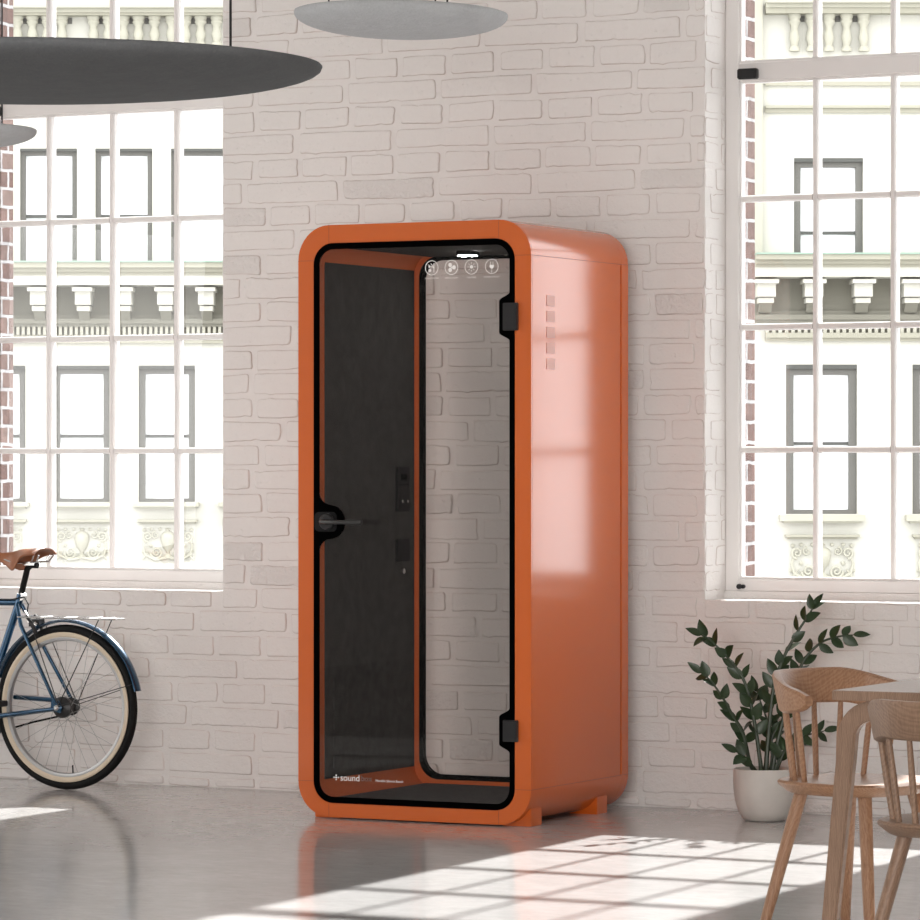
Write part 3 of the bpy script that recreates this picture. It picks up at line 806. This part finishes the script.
# mudguards
def guard(cx_, a0, a1, name):
    b = MB(); vs = []; n = 40; ms = 9
    for i in range(n+1):
        a = a0+(a1-a0)*i/n
        for layer in (0, 1):
            for j in range(ms):
                u = -1+2*j/(ms-1); r = RW+.022-.010*u*u-layer*.0015
                vs.append((cx_+r*math.cos(a), u*.026, RW+r*math.sin(a)))
    w_ = 2*ms; fs = []
    for i in range(n):
        for j in range(ms-1):
            A = i*w_+j; fs += [(A, A+1, A+w_+1, A+w_), (A+ms, A+ms+w_, A+ms+w_+1, A+ms+1)]
        for j in (0, ms-1): A = i*w_+j; fs.append((A, A+w_, A+w_+ms, A+ms))
    b.add(vs, fs); return bp(b, name, M['blue'], smooth='all')
g = guard(0, R(168), R(18), 'mudguard')
guard(1.04, R(140), R(25), 'mudguard')
for s in (-1, 1):
    bp(MB().tube([(0, s*.072, RW+.005), (-.325, s*.026, RW+.100)], .0018, 6), 'mudguard_stay', M['blackm'], g)
# rear rack
rk = MB()
rk.tube([(.205, .05, .694), (-.237, .05, .692), (-.252, .035, .692), (-.252, -.035, .692), (-.237, -.05, .692), (.205, -.05, .694), (.215, 0, .694)], .0035, 8, closed=True)
for x in (.10, -.02, -.14, -.20): rk.tube([(x, -.05, .694), (x, .05, .694)], .0028, 6)
rk.tube([(.20, 0, .694), (-.25, 0, .692)], .0028, 6)
rack = bp(rk, 'rear_rack', M['chrome'])
for s in (-1, 1):
    for xa in (-.185, .150):
        bp(MB().tube([(xa, s*.05, .692), (-.005, s*.070, RW+.01)], .0024, 6), 'rack_strut', M['blackm'], rack)
# brake, cable, fork and handlebar
bk = MB().tube([(.175, -.03, .70), (.150, -.035, .675), (.140, -.03, .635)], .007, 8).tube([(.165, .045, .70), (.135, .05, .668), (.125, .032, .628)], .007, 8).tube([(.135, -.03, .625), (.095, -.028, .622)], .008, 8).box(.12, .17, -.02, .02, .655, .685)
bp(bk, 'brake_caliper', M['blackm'])
bp(MB().tube([(.19, .02, .715), (.165, .04, .700), (.150, .045, .672)], .006, 8).tube([(.14, .02, .668), (.125, .022, .66)], .010, 10), 'brake_arm', M['chrome'])
bp(MB().tube([(.60, .012, .765), (.26, .018, .762), (.19, .022, .775), (.165, .03, .745), (.17, .035, .70)], .0026, 8), 'brake_cable', M['tyre'])
bp(MB().lathe([(0, -.012), (.016, -.012), (.016, .012), (0, .012)], (.215, 0, .775), 16, 'y'), 'seat_clamp', M['chrome'])
for s in (-1, 1):
    bp(MB().tube([(.862, s*.03, .57), (.90, s*.048, .50), (.97, s*.05, .38), (1.035, s*.052, RW)], [.012, .012, .010, .008], 10), 'fork_blade', M['blue'])
bp(MB().tube([(.86, -.035, .565), (.86, .035, .565)], .014, 10), 'fork_crown', M['blue'])
hb = bp(MB().tube([(.785, 0, .79), (.77, 0, .86), (.82, 0, .90)], .012, 10).tube([(.66, -.27, .92), (.76, -.24, .915), (.83, -.12, .905), (.83, 0, .90), (.83, .12, .905), (.76, .24, .915), (.66, .27, .92)], .011, 10), 'handlebar', M['chrome'])
for s in (-1, 1): bp(MB().tube([(.62, s*.275, .92), (.73, s*.25, .917)], .016, 10), 'grip', M['leather'], hb)

# ------------------------------------------------------------------ plant
PX_, PY_ = 1.105, -.335
plant = thing('potted_plant', (PX_, PY_, 0), 'green leafy plant with arching stems in a round white pot under the right window', 'plant')
prof = [(0, 0), (.062, 0), (.078, .006), (.096, .035), (.108, .075), (.114, .12), (.115, .160), (.115, .190), (.109, .193), (.105, .185), (.103, .150), (0, .150)]
MB().lathe(prof, (0, 0, 0), 48).build('plant_pot', M['pot'], plant, smooth=True)
MB().lathe([(0, .178), (.06, .18), (.106, .176)], (0, 0, 0), 32).build('soil', M['soil'], plant, smooth=True)
rnd = random.Random(5)
Fv = Vector((-sY, cY, 0)); Rv = Vector((cY, sY, 0))
dep0 = (PX_-CAMX)*-sY + (PY_+CAMD)*cY
def ppos(px_, py_, dd):      # a point in the plant's own upright plane, dd metres towards the room
    k = (dep0-dd)/FPX
    w_ = Vector((CAMX, -CAMD, CAMH)) + Fv*(dep0-dd) + Rv*(px_-460)*k + Vector((0, 0, (HY-py_)*k))
    return w_ - Vector((PX_, PY_, 0))
def leaf(b, base, d, up, L, W):
    d = d.normalized(); sd_ = d.cross(up)
    if sd_.length < .1: sd_ = d.cross(Vector((.3, .8, .2)))
    sd_.normalize(); nn = sd_.cross(d).normalized()
    vs = []; n = 8
    for i in range(n+1):
        q = i/n; w_ = W*math.sin(PI*q**.85)**.8*(1-.15*q) if 0 < i < n else .0008
        c = base + d*(L*q) + nn*(-.12*L*q*q)
        vs += [c - sd_*w_ + nn*w_*.28, c, c + sd_*w_ + nn*w_*.28]
    fs = []
    for i in range(n):
        for j in (0, 1): A = i*3+j; fs.append((A, A+1, A+4, A+3))
    b.add(vs, fs)
stems = [
    ([(755, 772), (749.6, 762), (743, 733), (733, 716), (723.5, 699), (711, 681), (702, 673)], .02, .0055, .30),
    ([(761, 772), (760, 760), (754, 720), (745, 683), (730, 660), (710, 640), (702, 635)], .05, .0060, .28),
    ([(766, 772), (768, 740), (773.5, 688), (784, 657), (796, 634.5), (808, 616), (813, 608)], .00, .0065, .42),
    ([(772, 772), (778, 740), (789, 699), (802, 664), (819, 644), (836.5, 637), (853, 635)], -.03, .0060, .60),
    ([(776, 772), (779, 765), (785, 751), (799, 738), (824, 731)], .03, .0045, .25),
    ([(757, 772), (752, 765), (745, 757), (737, 752)], .04, .0035, .35),
    ([(764, 772), (768, 752), (776, 729), (788, 714), (798, 706)], -.04, .0045, .30),
    ([(770, 772), (772, 755), (770, 730), (762, 706), (757, 692)], -.05, .0045, .30),
    ([(774, 772), (780, 758), (790, 748), (797, 742)], -.02, .004, .35),
]
for si, (pts, dd, r0, q0) in enumerate(stems):
    P = [ppos(x, y, dd*(.35+.65*i/(len(pts)-1))) for i, (x, y) in enumerate(pts)]
    # smooth the path
    path = []
    for i in range(len(P)-1):
        p0, p1, p2, p3 = P[max(i-1, 0)], P[i], P[i+1], P[min(i+2, len(P)-1)]
        for k in range(6):
            t_ = k/6
            path.append(.5*((2*p1)+(p2-p0)*t_+(2*p0-5*p1+4*p2-p3)*t_*t_+(3*p1-p0-3*p2+p3)*t_**3))
    path.append(P[-1])
    N = len(path)
    st = MB().tube(path, [1.6*r0*(1-.72*i/(N-1)) for i in range(N)], 8).build('stem', M['stem'], plant, smooth=True)
    lb = MB(); tot = sum((path[i+1]-path[i]).length for i in range(N-1))
    acc = 0; nxt = q0*tot; side = 1; step = .038
    for i in range(N-1):
        seg = path[i+1]-path[i]; acc += seg.length
        if acc >= nxt and i < N-1:
            t_ = seg.normalized(); q = acc/tot
            for s_ in (-1, 1):
                if rnd.random() < .08: continue
                rot = rnd.uniform(-.9, .9)
                lat = (Rv*math.cos(rot)+Fv*math.sin(rot))*s_
                if abs(t_.dot(Rv)) > .75: lat = (Vector((0, 0, 1))*s_ + Fv*rnd.uniform(-.8, .8)).normalized()
                d = (lat*rnd.uniform(.6, 1.0)+t_*rnd.uniform(.5, 1.1)+Vector((0, 0, .15))).normalized()
                up = Vector((rnd.uniform(-.6, .6), -.9, rnd.uniform(.1, 1.0)))
                Lf = rnd.uniform(.062, .082)*(1-.12*q); leaf(lb, path[i], d, up, Lf, Lf*rnd.uniform(.25, .34))
            nxt = acc+step*rnd.uniform(.8, 1.25)
    leaf(lb, path[-1], (path[-1]-path[-3]), Vector((0, -1, .5)), .066, .015)
    lb.build('foliage', M['leaf'], st, smooth='all')

# ------------------------------------------------------------------ dining table and chairs
def TM():
    T0_ = (3.03, -4.47)
    t = thing('dining_table', (3.9, -4.03, 0), 'smoked oak dining table with bent legs, at the right edge', 'table')
    O = (3.9, -4.03, 0)
    MB().box(3.03, 4.80, -4.47, -3.60, .720, .745).build('tabletop', M['woodt'], t, O, bevel=.002)
    for sx, x0 in ((1, 3.031), (-1, 4.799)):
        for ya in (-4.44, -3.70):
            # bentwood leg in the plane along the table's long side: outer and inner outline
            def arc(cx, cz, r, a0, a1, n=8): return [(cx+r*math.cos(R(a0+(a1-a0)*k/n)), cz+r*math.sin(R(a0+(a1-a0)*k/n))) for k in range(n+1)]
            ro, ri = .105, .045
            o = [(-.057, 0), (-.002, .58)] + arc(.098, .6215, .098, 178, 90) + [(.34, .7195)]
            i_ = [(.34, .668)] + arc(.094, .624, .044, 90, 178) + [(.046, .58), (-.020, 0)]
            poly = [(x0+sx*u, v) for u, v in o+i_]
            MB().prism(poly, ya, ya+.030, 'y').build('leg', M['woodt'], t, O, smooth=True, bevel=.004, angle=50)
TM()

def make_chair(name, label, m, loc, rz):     # local: faces +x
    t = thing(name, loc, label, 'chair', rz, 'oak spindle-back chairs')
    # seat with undercut edge
    def outline(k, e=0.0):
        pts = []
        for j in range(48):
            a = 2*PI*j/48; c_, s_ = math.cos(a), math.sin(a)
            x = (abs(c_)**.72)*math.copysign(1, c_)*(.198+e); y = (abs(s_)**.72)*math.copysign(1, s_)*(.212+e)
            if x < 0: y *= 1-.10*(-x/.208)
            pts.append((x*k, y*k))
        return pts
    b = MB(); rings = [(outline(1, -.034), .424), (outline(1, -.026), .427), (outline(1, -.002), .446), (outline(1, .001), .453), (outline(1, -.005), .459), (outline(1, -.035), .459), (outline(.6), .452), (outline(.2), .450)]
    vs = []; fs = []
    for o_, z in rings: vs += [(x, y, z) for x, y in o_]
    for i in range(len(rings)-1):
        for j in range(48): fs.append((i*48+j, i*48+(j+1) % 48, (i+1)*48+(j+1) % 48, (i+1)*48+j))
    fs += [tuple(range(48)), tuple((len(rings)-1)*48+j for j in reversed(range(48)))]
    b.add(vs, fs).build('seat', m, t, smooth=True)
    for sx in (-1, 1):
        for sy in (-1, 1):
            top = Vector((sx*.106, sy*.106, .434)); bot = Vector((sx*.192, sy*.192, 0))
            MB().tube([bot, bot.lerp(top, .5), top], [.0135, .0170, .0190], 16).build('leg', m, t, smooth=True)
    # curved band
    TH = R(88); n = 40; vs = []; prof = []
    for i in range(n+1):
        th = -TH+2*TH*i/n; q = abs(th)/TH
        cx, cy = .024-.212*math.cos(th), .230*math.sin(th)
        hgt = .095-.042*sm((q-.55)/.45); zt = .752-.045*sm((q-.35)/.65)
        nx, ny = -math.cos(th)*.230, math.sin(th)*.214; l_ = math.hypot(nx, ny); nx /= l_; ny /= l_
        tk = .0115*(1+.35*q)
        if i in (0, n): hgt *= .5; zt -= .012
        elif i in (1, n-1): hgt *= .86; zt -= .004
        lean = .020                                        # band leans outwards at the top
        sect = [(-tk, -hgt+.006), (-tk, -.008), (-tk*.4, 0), (tk*.6, 0), (tk, -.008), (tk, -hgt+.006), (tk*.5, -hgt), (-tk*.5, -hgt)]
        for (u, v) in sect:
            o_ = u + lean*(v+hgt)/.1
            vs.append((cx+nx*o_, cy+ny*o_, zt+v))
    fs = []
    for i in range(n):
        for j in range(8): fs.append((i*8+j, i*8+(j+1) % 8, (i+1)*8+(j+1) % 8, (i+1)*8+j))
    fs += [tuple(range(8)), tuple(n*8+j for j in reversed(range(8)))]
    MB().add(vs, fs).build('backrest', m, t, smooth=True)
    for th in (-74, -55, -33, -11, 11, 33, 55, 74):
        a = R(th); q = abs(a)/TH
        zt = .752-.045*sm((q-.35)/.65)-(.095-.042*sm((q-.55)/.45))+.012
        tp = (.024-.212*math.cos(a), .230*math.sin(a), zt); bt = (.008-.180*math.cos(a), .184*math.sin(a), .452)
        mid = tuple((tp[k]+bt[k])/2 for k in range(3))
        MB().tube([bt, mid, tp], [.0078, .0088, .0070], 10).build('spindle', m, t, smooth=True)
    return t
make_chair('dining_chair', 'light oak spindle-back chair turned sideways at the table end, beside the potted plant', M['wood'], (2.800, -3.71, 0), R(-16))
make_chair('dining_chair', 'darker oak spindle-back chair in front of the table, cut by the right edge', M['woodt'], (3.484, -4.725, 0), R(76))
